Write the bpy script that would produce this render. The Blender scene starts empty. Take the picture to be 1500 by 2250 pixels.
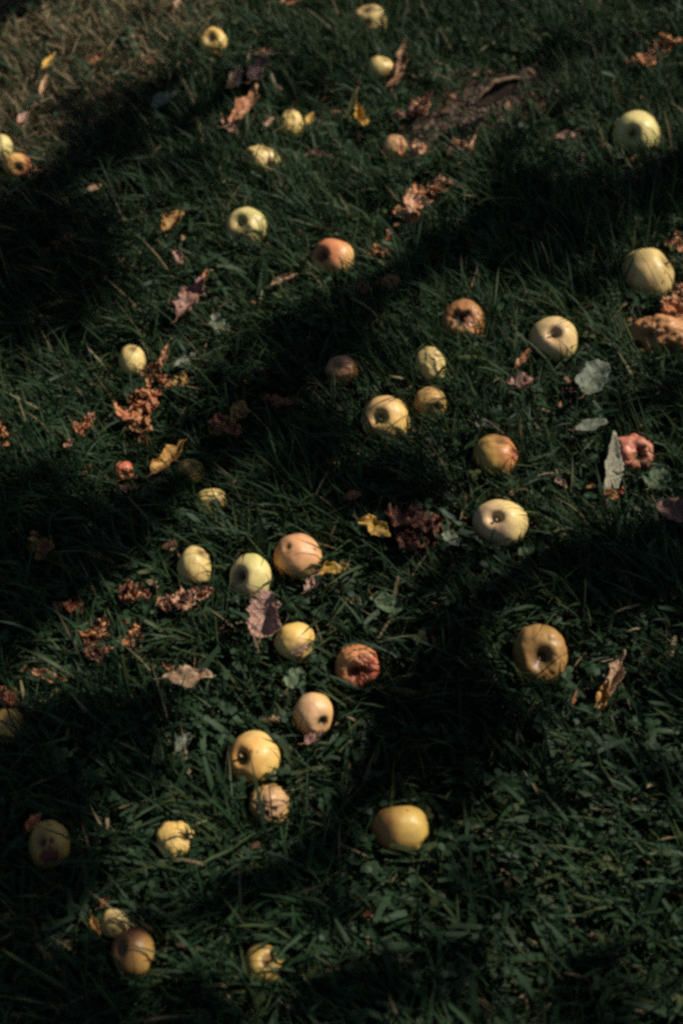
import bpy, bmesh, math, random
import numpy as np
from mathutils import Vector, Matrix, Quaternion, noise

random.seed(7)
RNG = np.random.default_rng(11)
scene = bpy.context.scene
COL = scene.collection

# ------------------------------------------------------------------ camera
CAM_H = 1.5
PITCH = 52.0                       # degrees below the horizon
cam_data = bpy.data.cameras.new('camera')
cam_data.sensor_fit = 'VERTICAL'
cam_data.sensor_height = 36.0
cam_data.lens = 50.0
cam_data.clip_start = 0.05
cam_data.clip_end = 500.0
cam_data.dof.use_dof = True
cam_data.dof.focus_distance = 1.82
cam_data.dof.aperture_fstop = 3.0
cam = bpy.data.objects.new('camera', cam_data)
cam.location = (0, 0, CAM_H)
cam.rotation_euler = (math.radians(90 - PITCH), 0, 0)
COL.objects.link(cam)
scene.camera = cam

# ------------------------------------------------------------------ light
SUN_EL, SUN_AZ = 43.0, 22.0        # azimuth counted from +x (right of the picture) towards +y (away)
SUN = Vector((math.cos(math.radians(SUN_EL)) * math.cos(math.radians(SUN_AZ)),
              math.cos(math.radians(SUN_EL)) * math.sin(math.radians(SUN_AZ)),
              math.sin(math.radians(SUN_EL))))
world = bpy.data.worlds.new('World')
scene.world = world
world.use_nodes = True
wn = world.node_tree
sky = wn.nodes.new('ShaderNodeTexSky')
sky.sky_type = 'NISHITA'
sky.sun_disc = False
sky.sun_elevation = math.radians(SUN_EL)
sky.sun_rotation = math.radians(90 - SUN_AZ)
bg = wn.nodes['Background']
bg.inputs['Strength'].default_value = 0.05
wn.links.new(sky.outputs[0], bg.inputs['Color'])
sun_data = bpy.data.lights.new('sun', 'SUN')
sun_data.energy = 5.0
sun_data.angle = math.radians(0.5)
sun_data.color = (1.0, 0.91, 0.76)
sun = bpy.data.objects.new('sun', sun_data)
sun.rotation_euler = SUN.to_track_quat('Z', 'Y').to_euler()
sun.location = SUN * 8
COL.objects.link(sun)
vs = scene.view_settings
vs.view_transform = 'Standard'
vs.look = 'None'
vs.exposure = 0.07
vs.gamma = 1.0
vs.use_curve_mapping = False
scene.cycles.use_denoising = False
scene.cycles.filter_width = 3.0
scene.cycles.max_bounces = 6
scene.cycles.transparent_max_bounces = 4

# ------------------------------------------------------------------ survey helpers
CR = cam.rotation_euler.to_matrix()
RIGHT, UP, BACK = CR.col[0].copy(), CR.col[1].copy(), CR.col[2].copy()
FPX = 3125.0


def gz(x, y):
    """height of the uneven lawn"""
    return (0.010 * np.sin(3.1 * x + 1.3) * np.cos(2.3 * y + .4) + 0.006 * np.sin(7.0 * x - 4.1 * y)
            + 0.004 * np.cos(12.0 * y + 5.0 * x))


def at(px, py, h=0.0):
    """where the sight line through a photo pixel meets the level h above the lawn"""
    d = CR @ Vector(((px - 750) / FPX, (1125 - py) / FPX, -1.0))
    z = h
    for _ in range(4):
        t = (z - CAM_H) / d.z
        p = Vector((0, 0, CAM_H)) + d * t
        z = h + float(gz(p.x, p.y))
    return p


def metres(px, p):
    return px * (p - Vector((0, 0, CAM_H))).dot(-BACK) / FPX


# ------------------------------------------------------------------ node helpers
def mat_new(name):
    m = bpy.data.materials.new(name)
    m.use_nodes = True
    nt = m.node_tree
    return m, nt, nt.nodes['Principled BSDF']


def N(nt, kind, **kw):
    n = nt.nodes.new(kind)
    for k, v in kw.items():
        setattr(n, k, v)
    return n


def setin(node, key, val, nt):
    if hasattr(val, 'is_output') or isinstance(val, bpy.types.NodeSocket):
        nt.links.new(val, node.inputs[key])
    else:
        node.inputs[key].default_value = val


def noise_tex(nt, vec, scale, detail=3.0, rough=.55, dist=0.0):
    n = N(nt, 'ShaderNodeTexNoise')
    n.inputs['Scale'].default_value = scale
    n.inputs['Detail'].default_value = detail
    n.inputs['Roughness'].default_value = rough
    n.inputs['Distortion'].default_value = dist
    nt.links.new(vec, n.inputs['Vector'])
    return n.outputs['Fac']


def ramp(nt, fac, a, b):
    n = N(nt, 'ShaderNodeMapRange')
    n.interpolation_type = 'SMOOTHSTEP'
    n.inputs['From Min'].default_value = a
    n.inputs['From Max'].default_value = b
    setin(n, 'Value', fac, nt)
    return n.outputs['Result']


def mul(nt, a, b, op='MULTIPLY'):
    n = N(nt, 'ShaderNodeMath', operation=op)
    setin(n, 0, a, nt)
    setin(n, 1, b, nt)
    return n.outputs[0]


def mix(nt, fac, a, b):
    n = N(nt, 'ShaderNodeMix', data_type='RGBA')
    setin(n, 0, fac, nt)
    for key, v in ((6, a), (7, b)):
        if isinstance(v, (tuple, list)):
            n.inputs[key].default_value = (v[0], v[1], v[2], 1)
        else:
            nt.links.new(v, n.inputs[key])
    return n.outputs[2]


def bump(nt, height, strength, dist, bsdf):
    b = N(nt, 'ShaderNodeBump')
    b.inputs['Strength'].default_value = strength
    b.inputs['Distance'].default_value = dist
    nt.links.new(height, b.inputs['Height'])
    nt.links.new(b.outputs[0], bsdf.inputs['Normal'])


def attr(nt, name, out='Fac'):
    a = N(nt, 'ShaderNodeAttribute', attribute_name=name)
    return a.outputs[out]


def coords(nt, seed=0.0):
    tc = N(nt, 'ShaderNodeTexCoord')
    mp = N(nt, 'ShaderNodeMapping')
    mp.inputs['Location'].default_value = (seed * 1.7, seed * -.9, seed * .6)
    nt.links.new(tc.outputs['Object'], mp.inputs['Vector'])
    return mp.outputs[0], tc.outputs['Object']


# ------------------------------------------------------------------ materials
def apple_mat(seed, base, base2, blush, blush_amt, blush_dir, bruise, bruise_col, rot_col, eye_col, rough):
    m, nt, b = mat_new('apple_skin')
    vec, obj = coords(nt, seed)
    big = noise_tex(nt, vec, 22, 2)
    mid = noise_tex(nt, vec, 60, 4, .6, .6)
    fine = noise_tex(nt, vec, 420, 2)
    c = mix(nt, ramp(nt, big, .35, .68), base, base2)
    if blush_amt > 0:
        nrm = N(nt, 'ShaderNodeVectorMath', operation='NORMALIZE')
        nt.links.new(obj, nrm.inputs[0])
        dt = N(nt, 'ShaderNodeVectorMath', operation='DOT_PRODUCT')
        nt.links.new(nrm.outputs[0], dt.inputs[0])
        dt.inputs[1].default_value = blush_dir
        f = mul(nt, dt.outputs['Value'], mul(nt, mid, 1.6), 'ADD')
        f = mul(nt, ramp(nt, f, .55, 1.7), blush_amt)
        c = mix(nt, f, c, blush)
    vor = N(nt, 'ShaderNodeTexVoronoi')
    vor.inputs['Scale'].default_value = 190
    nt.links.new(vec, vor.inputs['Vector'])
    c = mix(nt, mul(nt, ramp(nt, vor.outputs['Distance'], .22, .08), .35), c, (.34, .22, .08))
    c = mix(nt, mul(nt, ramp(nt, fine, .4, .75), .12), c, (.46, .31, .12))
    v2 = N(nt, 'ShaderNodeTexVoronoi')
    v2.inputs['Scale'].default_value = 62
    nt.links.new(vec, v2.inputs['Vector'])
    sc_ = mul(nt, ramp(nt, v2.outputs['Distance'], .2, .1), ramp(nt, noise_tex(nt, vec, 35, 2), .5, .62))
    c = mix(nt, mul(nt, sc_, .8), c, (.13, .07, .03))
    rus = mul(nt, ramp(nt, noise_tex(nt, vec, 30, 6, .75, 1.2), .52, .66), .45)
    c = mix(nt, rus, c, (.44, .25, .09))
    th = .74 - .34 * bruise
    c = mix(nt, mul(nt, ramp(nt, mid, th, th + .12), min(1, .35 + bruise)), c, bruise_col)
    c = mix(nt, mul(nt, attr(nt, 'eye'), ramp(nt, mid, -.2, .45)), c, eye_col)
    c = mix(nt, attr(nt, 'rot'), c, rot_col)
    nt.links.new(c, b.inputs['Base Color'])
    b.inputs['Roughness'].default_value = rough
    b.inputs['Specular IOR Level'].default_value = .35
    bump(nt, fine, .12, .002, b)
    return m


def simple_mat(name, cols, scale, rough=.6, bump_s=.4, spec=.35, transl=0.0, vein=False, dist=.003):
    """two to four colours blended by noise"""
    m, nt, b = mat_new(name)
    vec, obj = coords(nt, random.random() * 9)
    info = N(nt, 'ShaderNodeObjectInfo')
    c = cols[0]
    for k, cc in enumerate(cols[1:]):
        nz = noise_tex(nt, vec, scale * (1 + 1.3 * k), 4, .6, .5)
        c = mix(nt, ramp(nt, nz, .42 + .03 * k, .62 + .03 * k), c, cc)
    hsv = N(nt, 'ShaderNodeHueSaturation')
    nt.links.new(c, hsv.inputs['Color'])
    nt.links.new(mul(nt, mul(nt, info.outputs['Random'], .45), .78, 'ADD'), hsv.inputs['Value'])
    c = hsv.outputs[0]
    nt.links.new(c, b.inputs['Base Color'])
    b.inputs['Roughness'].default_value = rough
    b.inputs['Specular IOR Level'].default_value = spec
    h = noise_tex(nt, vec, scale * 6, 4, .65)
    if vein:
        sp = N(nt, 'ShaderNodeSeparateXYZ')
        nt.links.new(obj, sp.inputs[0])
        ay = mul(nt, sp.outputs['Y'], 0.0, 'ABSOLUTE')
        u = mul(nt, mul(nt, sp.outputs['X'], mul(nt, ay, .9), 'SUBTRACT'), 620.0)
        u = mul(nt, u, mul(nt, noise_tex(nt, vec, 60, 2), 5.0), 'ADD')
        sn = ramp(nt, mul(nt, u, 0.0, 'SINE'), .72, 1.0)
        h = mul(nt, h, mul(nt, sn, 1.1), 'ADD')
        c = mix(nt, mul(nt, sn, .4), c, tuple(min(1, v_ * 1.5 + .02) for v_ in cols[0]))
        spots = ramp(nt, noise_tex(nt, vec, 140, 3, .6), .60, .68)
        c = mix(nt, mul(nt, spots, .75), c, tuple(v_ * .3 for v_ in cols[0]))
        nt.links.new(c, b.inputs['Base Color'])
    bump(nt, h, bump_s, dist, b)
    if transl > 0:
        tr = N(nt, 'ShaderNodeBsdfTranslucent')
        nt.links.new(c, tr.inputs['Color'])
        mx = N(nt, 'ShaderNodeMixShader')
        mx.inputs[0].default_value = transl
        nt.links.new(b.outputs[0], mx.inputs[1])
        nt.links.new(tr.outputs[0], mx.inputs[2])
        nt.links.new(mx.outputs[0], nt.nodes['Material Output'].inputs['Surface'])
    return m


def grass_mat():
    m, nt, b = mat_new('grass_blades')
    a = N(nt, 'ShaderNodeAttribute', attribute_name='tint')
    nt.links.new(a.outputs['Color'], b.inputs['Base Color'])
    b.inputs['Roughness'].default_value = .55
    b.inputs['Specular IOR Level'].default_value = .16
    tr = N(nt, 'ShaderNodeBsdfTranslucent')
    nt.links.new(a.outputs['Color'], tr.inputs['Color'])
    mx = N(nt, 'ShaderNodeMixShader')
    mx.inputs[0].default_value = .2
    nt.links.new(b.outputs[0], mx.inputs[1])
    nt.links.new(tr.outputs[0], mx.inputs[2])
    nt.links.new(mx.outputs[0], nt.nodes['Material Output'].inputs['Surface'])
    return m


M = {}
M['grass'] = grass_mat()
M['tan'] = simple_mat('tan_leaf', [(.50, .33, .20), (.36, .20, .11), (.58, .42, .28)], 40, .6, .5, .3, .12, vein=True)
M['brown'] = simple_mat('brown_leaf', [(.30, .15, .08), (.17, .07, .04), (.42, .25, .15)], 40, .55, .5, .35, .1, vein=True)
M['rust'] = simple_mat('rust_leaf', [(.46, .20, .09), (.30, .11, .05), (.52, .30, .17)], 40, .5, .5, .35, .12, vein=True)
M['pink'] = simple_mat('pinkish_leaf', [(.42, .24, .185), (.27, .13, .10), (.50, .33, .26)], 60, .6, .6, .3, .1, vein=True)
M['purple'] = simple_mat('purple_leaf', [(.18, .085, .065), (.36, .20, .155), (.10, .045, .04)], 35, .5, .5, .4, .05, vein=True)
M['grey'] = simple_mat('grey_green_leaf', [(.20, .23, .17), (.27, .30, .23), (.13, .16, .115)], 50, .65, .5, .3, .15, vein=True)
M['pale_leaf'] = simple_mat('pale_grey_leaf', [(.38, .37, .27), (.44, .42, .32), (.28, .28, .20)], 50, .65, .5, .3, .15, vein=True)
M['green'] = simple_mat('green_leaf', [(.09, .14, .07), (.13, .19, .10), (.07, .11, .06)], 50, .5, .4, .35, .2, vein=True)
M['yellow'] = simple_mat('yellow_leaf', [(.62, .38, .05), (.50, .24, .05), (.40, .26, .14)], 45, .5, .5, .35, .15, vein=True)
M['amber'] = simple_mat('amber_leaf', [(.40, .20, .05), (.26, .10, .03), (.55, .33, .10)], 45, .5, .5, .35, .12, vein=True)
M['bark'] = simple_mat('dark_bark', [(.016, .011, .009), (.03, .02, .015), (.012, .009, .007)], 50, .9, .7, .1)  # near-black paints the shade inside the curl into the bark
M['sunlit_bark'] = simple_mat('sunlit_bark_rim', [(.20, .125, .08), (.13, .08, .05)], 70, .8, .6, .2)  # lighter tan paints the sunlit look of the bark's edge
M['pulp'] = simple_mat('orange_pulp', [(.54, .21, .075), (.40, .13, .045), (.58, .33, .15), (.14, .045, .022)], 45, .5, .8, .4)
M['pulp_red'] = simple_mat('red_pulp', [(.52, .17, .07), (.36, .09, .04), (.56, .27, .12), (.12, .035, .02)], 45, .45, .8, .4)
M['pulp_tan'] = simple_mat('tan_pulp', [(.54, .28, .16), (.42, .19, .10), (.60, .38, .25), (.22, .09, .05)], 45, .55, .8, .35)
M['pulp_dark'] = simple_mat('dark_pulp', [(.19, .06, .035), (.09, .03, .02), (.34, .14, .07), (.05, .02, .015)], 45, .45, .8, .45)
M['pulp_gold'] = simple_mat('golden_pulp', [(.50, .29, .08), (.36, .17, .05), (.56, .40, .16), (.16, .08, .03)], 45, .5, .8, .4)
M['soil'] = simple_mat('soil_crumb', [(.085, .058, .046), (.15, .105, .085), (.05, .034, .027)], 70, .9, .6, .15)
M['stem'] = simple_mat('stem_wood', [(.12, .075, .04), (.22, .15, .08)], 120, .7, .5, .2)
M['stem_pale'] = simple_mat('pale_stem', [(.42, .36, .20), (.34, .27, .14)], 120, .7, .5, .2)
M['calyx'] = simple_mat('dry_calyx', [(.07, .045, .025), (.13, .085, .045)], 120, .8, .5, .2)
M['tree_bark'] = simple_mat('apple_tree_bark', [(.16, .13, .10), (.09, .07, .055), (.24, .21, .17)], 18, .85, .9, .2, dist=.02)
M['crown'] = simple_mat('apple_tree_foliage', [(.05, .085, .03), (.07, .11, .04)], 6, .5, .2, .35, .25)


def ground_mat():
    m, nt, b = mat_new('lawn_soil')
    tc = N(nt, 'ShaderNodeTexCoord')
    p = tc.outputs['Object']
    n1 = noise_tex(nt, p, 9, 5, .6)
    n2 = noise_tex(nt, p, 90, 5, .65)
    n3 = noise_tex(nt, p, .6, 4, .6)
    soil = mix(nt, ramp(nt, n2, .3, .7), (.032, .02, .016), (.14, .085, .064))
    turf = mix(nt, ramp(nt, n2, .35, .65), (.035, .05, .022), (.075, .085, .04))
    turf = mix(nt, ramp(nt, n3, .4, .7), turf, (.06, .085, .035))
    # soil between the blades close by, turf colour where the blades are no longer built one by one
    ln = N(nt, 'ShaderNodeVectorMath', operation='DISTANCE')
    nt.links.new(p, ln.inputs[0])
    ln.inputs[1].default_value = (0, 1.5, 0)
    c = mix(nt, ramp(nt, mul(nt, ln.outputs['Value'], mul(nt, n1, 1.0), 'ADD'), 2.6, 4.2), soil, turf)
    nt.links.new(c, b.inputs['Base Color'])
    b.inputs['Roughness'].default_value = .95
    b.inputs['Specular IOR Level'].default_value = .15
    bump(nt, n2, .8, .01, b)
    return m


# ------------------------------------------------------------------ object helpers
def link(name, me, mat, parent=None, loc=None):
    if mat is not None and not me.materials:
        me.materials.append(mat)
    o = bpy.data.objects.new(name, me)
    if loc is not None:
        o.location = loc
    COL.objects.link(o)
    if parent is not None:
        o.parent = parent
    return o


def tag(o, label, cat, group=None):
    o['label'] = label
    o['category'] = cat
    if group:
        o['group'] = group
    return o


def mesh_from(name, verts, faces, smooth=True):
    me = bpy.data.meshes.new(name)
    me.from_pydata([tuple(v) for v in verts], [], faces)
    if smooth:
        me.polygons.foreach_set('use_smooth', [True] * len(me.polygons))
    me.update()
    return me


def tube_mesh(name, pts, radii, seg=8, rough=0.0, seed=0.0):
    """tapered tube through the points"""
    verts, faces = [], []
    n = len(pts)
    ref = Vector((0.13, 0.31, 0.94))
    for i, p in enumerate(pts):
        d = (pts[min(i + 1, n - 1)] - pts[max(i - 1, 0)]).normalized()
        a = d.cross(ref)
        if a.length < .05:
            a = d.cross(Vector((1, 0, 0)))
        a.normalize()
        b = d.cross(a)
        for k in range(seg):
            t = 2 * math.pi * k / seg
            off = a * math.cos(t) + b * math.sin(t)
            r = radii[i]
            if rough:
                r *= 1 + rough * noise.noise((p + off * r) * (0.6 / max(r, 1e-4)) + Vector((seed, 0, 0)))
            verts.append(p + off * r)
    for i in range(n - 1):
        for k in range(seg):
            faces.append((i * seg + k, i * seg + (k + 1) % seg, (i + 1) * seg + (k + 1) % seg, (i + 1) * seg + k))
    verts.append(pts[0]); verts.append(pts[-1])
    for k in range(seg):
        faces.append((len(verts) - 2, (k + 1) % seg, k))
        faces.append((len(verts) - 1, (n - 1) * seg + k, (n - 1) * seg + (k + 1) % seg))
    return mesh_from(name, verts, faces)


def smooth_path(pts, radii, sub=6):
    out, rad = [], []
    n = len(pts)
    for i in range(n - 1):
        p0, p1, p2, p3 = pts[max(i - 1, 0)], pts[i], pts[i + 1], pts[min(i + 2, n - 1)]
        for k in range(sub):
            t = k / sub
            out.append(0.5 * ((2 * p1) + (p2 - p0) * t + (2 * p0 - 5 * p1 + 4 * p2 - p3) * t * t
                              + (3 * p1 - p0 - 3 * p2 + p3) * t ** 3))
            rad.append(radii[i] * (1 - t) + radii[i + 1] * t)
    out.append(pts[-1]); rad.append(radii[-1])
    return out, rad


# things that part the grass: (centre, radius) balls, and (p0, p1, half width, height) strips
BALLS, STRIPS = [], []

# ------------------------------------------------------------------ ground
def axis(a, b, step, far):
    core = list(np.arange(a, b + 1e-6, step))
    out, s, lo, hi = core[:], step, a, b
    while hi < far:
        s *= 1.35
        lo -= s; hi += s
        out = [lo] + out + [hi]
    return np.array(out)


xs, ys = axis(-1.6, 1.6, .03, 90), axis(-.4, 3.4, .03, 90)
X, Y = np.meshgrid(xs, ys)
fade = np.clip(1.5 - np.maximum(np.abs(X) / 3, np.abs(Y - 1.5) / 3), 0, 1)
SOIL_A, SOIL_B = at(925, 330), at(1265, 165)


def soil_dist(x, y):
    """0 inside the bare patch, growing outside (units of its half width)"""
    ax, ay, bx, by = SOIL_A.x, SOIL_A.y, SOIL_B.x, SOIL_B.y
    L2 = (bx - ax) ** 2 + (by - ay) ** 2
    t = np.clip(((x - ax) * (bx - ax) + (y - ay) * (by - ay)) / L2, 0, 1)
    d = np.hypot(x - ax - t * (bx - ax), y - ay - t * (by - ay))
    return d / (.05 + .05 * np.sin(np.pi * t) + .008 * np.sin(x * 60) + .006 * np.cos(y * 71))


Z = gz(X, Y) * fade
dd = soil_dist(X, Y)
Z = Z + np.where(dd < 1.2, .006 * np.sin(X * 140) * np.cos(Y * 120) + .006, 0)
nx, ny = len(xs), len(ys)
gv = np.stack([X.ravel(), Y.ravel(), Z.ravel()], 1)
gf = [(j * nx + i, j * nx + i + 1, (j + 1) * nx + i + 1, (j + 1) * nx + i) for j in range(ny - 1) for i in range(nx - 1)]
ground = link('ground', mesh_from('ground', gv.tolist(), gf), ground_mat())
ground['kind'] = 'structure'

# ------------------------------------------------------------------ apples
PAL = {
    'pale': ((.74, .56, .23), (.69, .53, .20)),
    'green': ((.62, .55, .20), (.69, .57, .24)),
    'gold': ((.73, .475, .14), (.73, .53, .19)),
    'peach': ((.70, .38, .15), (.72, .48, .19)),
    'ochre': ((.52, .35, .09), (.42, .26, .07)),
    'brown': ((.42, .20, .075), (.30, .13, .05)),
    'red': ((.50, .115, .065), (.54, .18, .09)),
    'rust': ((.37, .21, .07), (.28, .145, .045)),
    'pinkred': ((.58, .15, .12), (.62, .26, .19)),
    'darkred': ((.17, .05, .03), (.23, .09, .04)),
}


def apple_mesh(R, seed, face, sx, sy, cav, cavw, lump, wr, wf, pits, gashes):
    nu, nv = 64, 44
    q = Vector((0, 0, 1)).rotation_difference(face)
    q = q @ Quaternion((0, 0, 1), seed * 1.9)
    sv = Vector((seed * 3.1, seed * 1.7, -seed * 2.3))
    verts, rot, eye = [], [], []

    def point(t, f):
        st, ct = math.sin(t), math.cos(t)
        lob = 1 + .022 * math.cos(5 * f + seed) * (1 - ct) * .5 + .012 * math.cos(3 * f + seed * 2)
        rho = st * (1 + .07 * -ct) * lob
        z = ct * .93
        e = 0.0
        if ct > 0:
            e = math.exp(-(st / cavw) ** 2)
            z -= cav * e
        else:
            z += .2 * math.exp(-(st / .32) ** 2)
        base = q @ Vector((rho * math.cos(f), rho * math.sin(f), z))
        n = (q @ Vector((st * math.cos(f), st * math.sin(f), ct)))
        d = lump * noise.noise(n * 1.5 + sv) + .35 * lump * noise.noise(n * 4 + sv)
        if wr > 0:
            w = 1 - abs(noise.noise(n * wf + sv + .35 * noise.noise_vector(n * 2.2 + sv))) * 2
            d -= wr * max(0, w) ** 3
            w2 = 1 - abs(noise.noise(n * wf * 2.3 - sv)) * 2
            d -= .4 * wr * max(0, w2) ** 3
        r = 0.0
        for pd, ang, dep in pits:
            a = n.angle(pd) + .28 * ang * noise.noise(n * 5 + sv)
            if a < ang:
                k = 1 - a / ang
                k = k * k * (3 - 2 * k)
                d -= dep * k
                if dep > 0:
                    r = max(r, min(1, k * 2.2))
        for ga, gb, wd, dep in gashes:
            ab = gb - ga
            tt = max(0, min(1, (n - ga).dot(ab) / ab.length_squared))
            a = (n - (ga + ab * tt)).length + .5 * wd * noise.noise(n * 6 - sv)
            if a < wd:
                k = 1 - max(0, a) / wd
                k = min(1, k * 1.6)
                d -= dep * k * k * (3 - 2 * k)
                r = max(r, min(1, k * 1.5))
        v = base * (1 + d)
        v = v + RIGHT * ((sx - 1) * v.dot(RIGHT)) + UP * ((sy - 1) * v.dot(UP))
        return v * R, r, e

    for i in range(1, nv):
        t = math.pi * i / nv
        t = t - .12 * math.sin(2 * t)            # more rings near the two ends
        for j in range(nu):
            v, r, e = point(t, 2 * math.pi * j / nu)
            verts.append(v); rot.append(r); eye.append(e)
    for t in (1e-4, math.pi - 1e-4):
        v, r, e = point(t, 0)
        verts.append(v); rot.append(r); eye.append(e)
    faces = []
    for i in range(nv - 2):
        for j in range(nu):
            faces.append((i * nu + j, (i + 1) * nu + j, (i + 1) * nu + (j + 1) % nu, i * nu + (j + 1) % nu))
    top, bot = len(verts) - 2, len(verts) - 1
    for j in range(nu):
        faces.append((top, j, (j + 1) % nu))
        faces.append((bot, (nv - 2) * nu + (j + 1) % nu, (nv - 2) * nu + j))
    me = mesh_from('apple', verts, faces)
    for nm, arr in (('rot', rot), ('eye', eye)):
        at_ = me.attributes.new(nm, 'FLOAT', 'POINT')
        at_.data.foreach_set('value', arr)
    return me, verts[top], q


def calyx_mesh(r, seed):
    """five dried sepals folded round a dark core"""
    verts, faces = [], []
    rr = random.Random(seed)
    for k in range(5):
        a = 2 * math.pi * k / 5 + rr.uniform(-.2, .2)
        l = rr.uniform(.7, 1.15) * r
        ca, sa = math.cos(a), math.sin(a)
        b = len(verts)
        w = r * .34
        for s, ww, z in ((.15, 1, 0), (.55, .9, .55), (1.0, .12, rr.uniform(.35, 1.0))):
            x = s * l * .75
            verts += [Vector((ca * x - sa * w * ww, sa * x + ca * w * ww, z * r)),
                      Vector((ca * x + sa * w * ww, sa * x - ca * w * ww, z * r))]
        faces += [(b, b + 1, b + 3, b + 2), (b + 2, b + 3, b + 5, b + 4)]
    b = len(verts)
    for k in range(8):
        a = 2 * math.pi * k / 8
        verts.append(Vector((math.cos(a) * r * .4, math.sin(a) * r * .4, .1 * r)))
    verts.append(Vector((0, 0, .45 * r)))
    for k in range(8):
        faces.append((b + k, b + (k + 1) % 8, b + 8))
    return mesh_from('calyx', verts, faces)


def image_dir(u, v):
    """direction that points at the viewer's side of a ball, from an offset across its disc"""
    w = math.sqrt(max(0.02, 1 - u * u - v * v))
    return (RIGHT * u - UP * v + BACK * w).normalized()


# fruit that lies in the shade of the tree; over all the others the crown has a gap
SHADED = ('dark middle band', 'deep shade', 'dim shaded', 'dark red rotten patch', 'behind the dark red', 'upper shadow band')
LIT = []


def apple(label, px, py, rx, ry, pal, face=(0, -.2), end=None, cav=.3, cavw=.38, blush=None, bamt=0.0, bdir=(-.5, -.5),
          bruise=.25, lump=.05, wr=0.0, wf=4.0, pits=(), gashes=(), name='fallen_apple', sink=.012, rough=.42,
          bruise_col=(.30, .155, .06), rot_col=(.10, .045, .02), eye_col=(.20, .12, .045), group='apples fallen in the grass'):
    seed = (px * 13 + py * 7) % 97 / 9.7
    rp = (rx + ry) / 2
    R = .035
    for _ in range(5):
        p = at(px, py, sink - .004 - .95 * max(0, R - .024) + R * .93)
        R = metres(rp, p)
    f = image_dir(*face)
    P = [(image_dir(a, b), ang, dep) for a, b, ang, dep in pits]
    G = [(image_dir(*a), image_dir(*b), wd, dep) for a, b, wd, dep in gashes]
    me, pole, q = apple_mesh(R, seed, f, rx / rp, ry / rp, cav, cavw, lump, wr, wf, P, G)
    b1, b2 = PAL[pal]
    mat = apple_mat(seed, b1, b2, blush or (.6, .25, .12), bamt, image_dir(*bdir), bruise, bruise_col, rot_col, eye_col, rough)
    o = tag(link(name, me, mat, None, p), label, 'apple', group)
    if end == 'eye':
        c = link('calyx', calyx_mesh(R * .16, px), M['calyx'], o)
        c.location = pole * .97
        c.rotation_mode = 'QUATERNION'
        c.rotation_quaternion = q
    elif end in ('stem', 'stem_pale'):
        rr = random.Random(px)
        b = pole
        side = (q @ Vector((rr.uniform(-1, 1), rr.uniform(-1, 1), 0)))
        pts = [b - f * R * .05, b + f * R * .18 + side * R * .03, b + f * R * .36 + side * R * .12]
        pts, rad = smooth_path(pts, [R * .045, R * .038, R * .055], 4)
        link('stem', tube_mesh('stem', pts, rad, 7), M['stem' if end == 'stem' else 'stem_pale'], o)
    BALLS.append((p.copy(), R * max(rx, ry) / rp, R))
    if not any(k in label for k in SHADED):
        LIT.append((p.copy(), R))
    return o


RED, PINK, ORG = (.55, .14, .07), (.62, .28, .17), (.66, .30, .10)
A = apple
A('pale yellow apple at the top edge with a dark eye on its upper left', 812, 47, 41, 38, 'pale', (-.25, -.6), 'eye', blush=PINK, bamt=.2, bruise=.25, pits=((-.1, .35, .35, .05),))
A('small apple at the upper end of the left shadow band, dark eye in front', 468, 93, 32, 32, 'gold', (-.15, -.05), 'eye', cav=.45, cavw=.42, bruise=.5, lump=.1)
A('small yellow apple below the topmost apple, browned at its lower right', 836, 152, 30, 31, 'pale', (.3, -.75), None, bruise=.3, pits=((.55, .55, .6, .12),), rot_col=(.28, .15, .06))
A('small lumpy yellow apple with a pointed knob on top', 640, 274, 29, 31, 'gold', (.05, -.8), 'stem', cav=-.28, cavw=.28, bruise=.35, lump=.14, wr=.05)
A('pale yellow apple with a bite-like hollow at its lower right', 574, 354, 41, 36, 'pale', (.3, -.8), None, cav=.22, lump=.14, bruise=.25, pits=((.62, .5, .55, .3), (-.75, -.25, .5, .14)), rot_col=(.3, .24, .09), blush=PINK, bamt=.25, bdir=(-.8, .5))
A('pale green yellow apple with a deep round eye, left of the orange apple', 540, 501, 47, 46, 'green', (-.3, -.2), 'eye', cav=.42, cavw=.36, blush=PINK, bamt=.3, bdir=(-.6, .5), bruise=.2, pits=((.1, .25, .3, .05),))
A('orange pink blushed apple with a dark hole on its left side', 729, 570, 49, 46, 'peach', (-.62, -.1), 'eye', cav=.5, cavw=.34, eye_col=(.06, .03, .015), blush=(.64, .21, .10), bamt=.95, bdir=(-.5, -.5), bruise=.2)
A('green yellow apple in half shade near the upper right edge', 1395, 298, 52, 52, 'green', (-.35, .1), 'eye', cav=.28, cavw=.3, bruise=.22, bruise_col=(.28, .2, .07))
A('large cream yellow apple at the right edge above a rotten mush heap', 1423, 604, 61, 61, 'pale', (.72, -.45), 'stem', cav=.24, cavw=.42, blush=(.66, .42, .2), bamt=.45, bdir=(-.4, .6), bruise=.2, lump=.06, pits=((.38, .42, .09, .03), (.45, .05, .07, .02)))
A('brown rotten apple with dark sunken holes and an orange knob', 1017, 709, 49, 51, 'brown', (.15, -.05), None, cav=.3, cavw=.42, bruise=.5, wr=.05, pits=((-.35, -.15, .62, .75), (.1, -.35, .3, .25), (.22, .1, .4, -.16), (.1, .75, .3, .2)), name='rotten_apple', rot_col=(.05, .02, .012), blush=ORG, bamt=.6, bdir=(.2, .4), eye_col=(.45, .2, .12))
A('pale apple with a short stem in a pink tinged hollow', 1215, 747, 53, 52, 'pale', (-.12, -.22), 'stem', cav=.4, cavw=.3, blush=(.66, .40, .26), bamt=.5, bdir=(-.3, -.1), bruise=.15, eye_col=(.30, .19, .1))
A('small pale yellow apple above another small apple, grass across its right', 946, 803, 35, 43, 'pale', (.4, -.7), None, cav=.2, bruise=.25, lump=.12, wr=.03)
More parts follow.
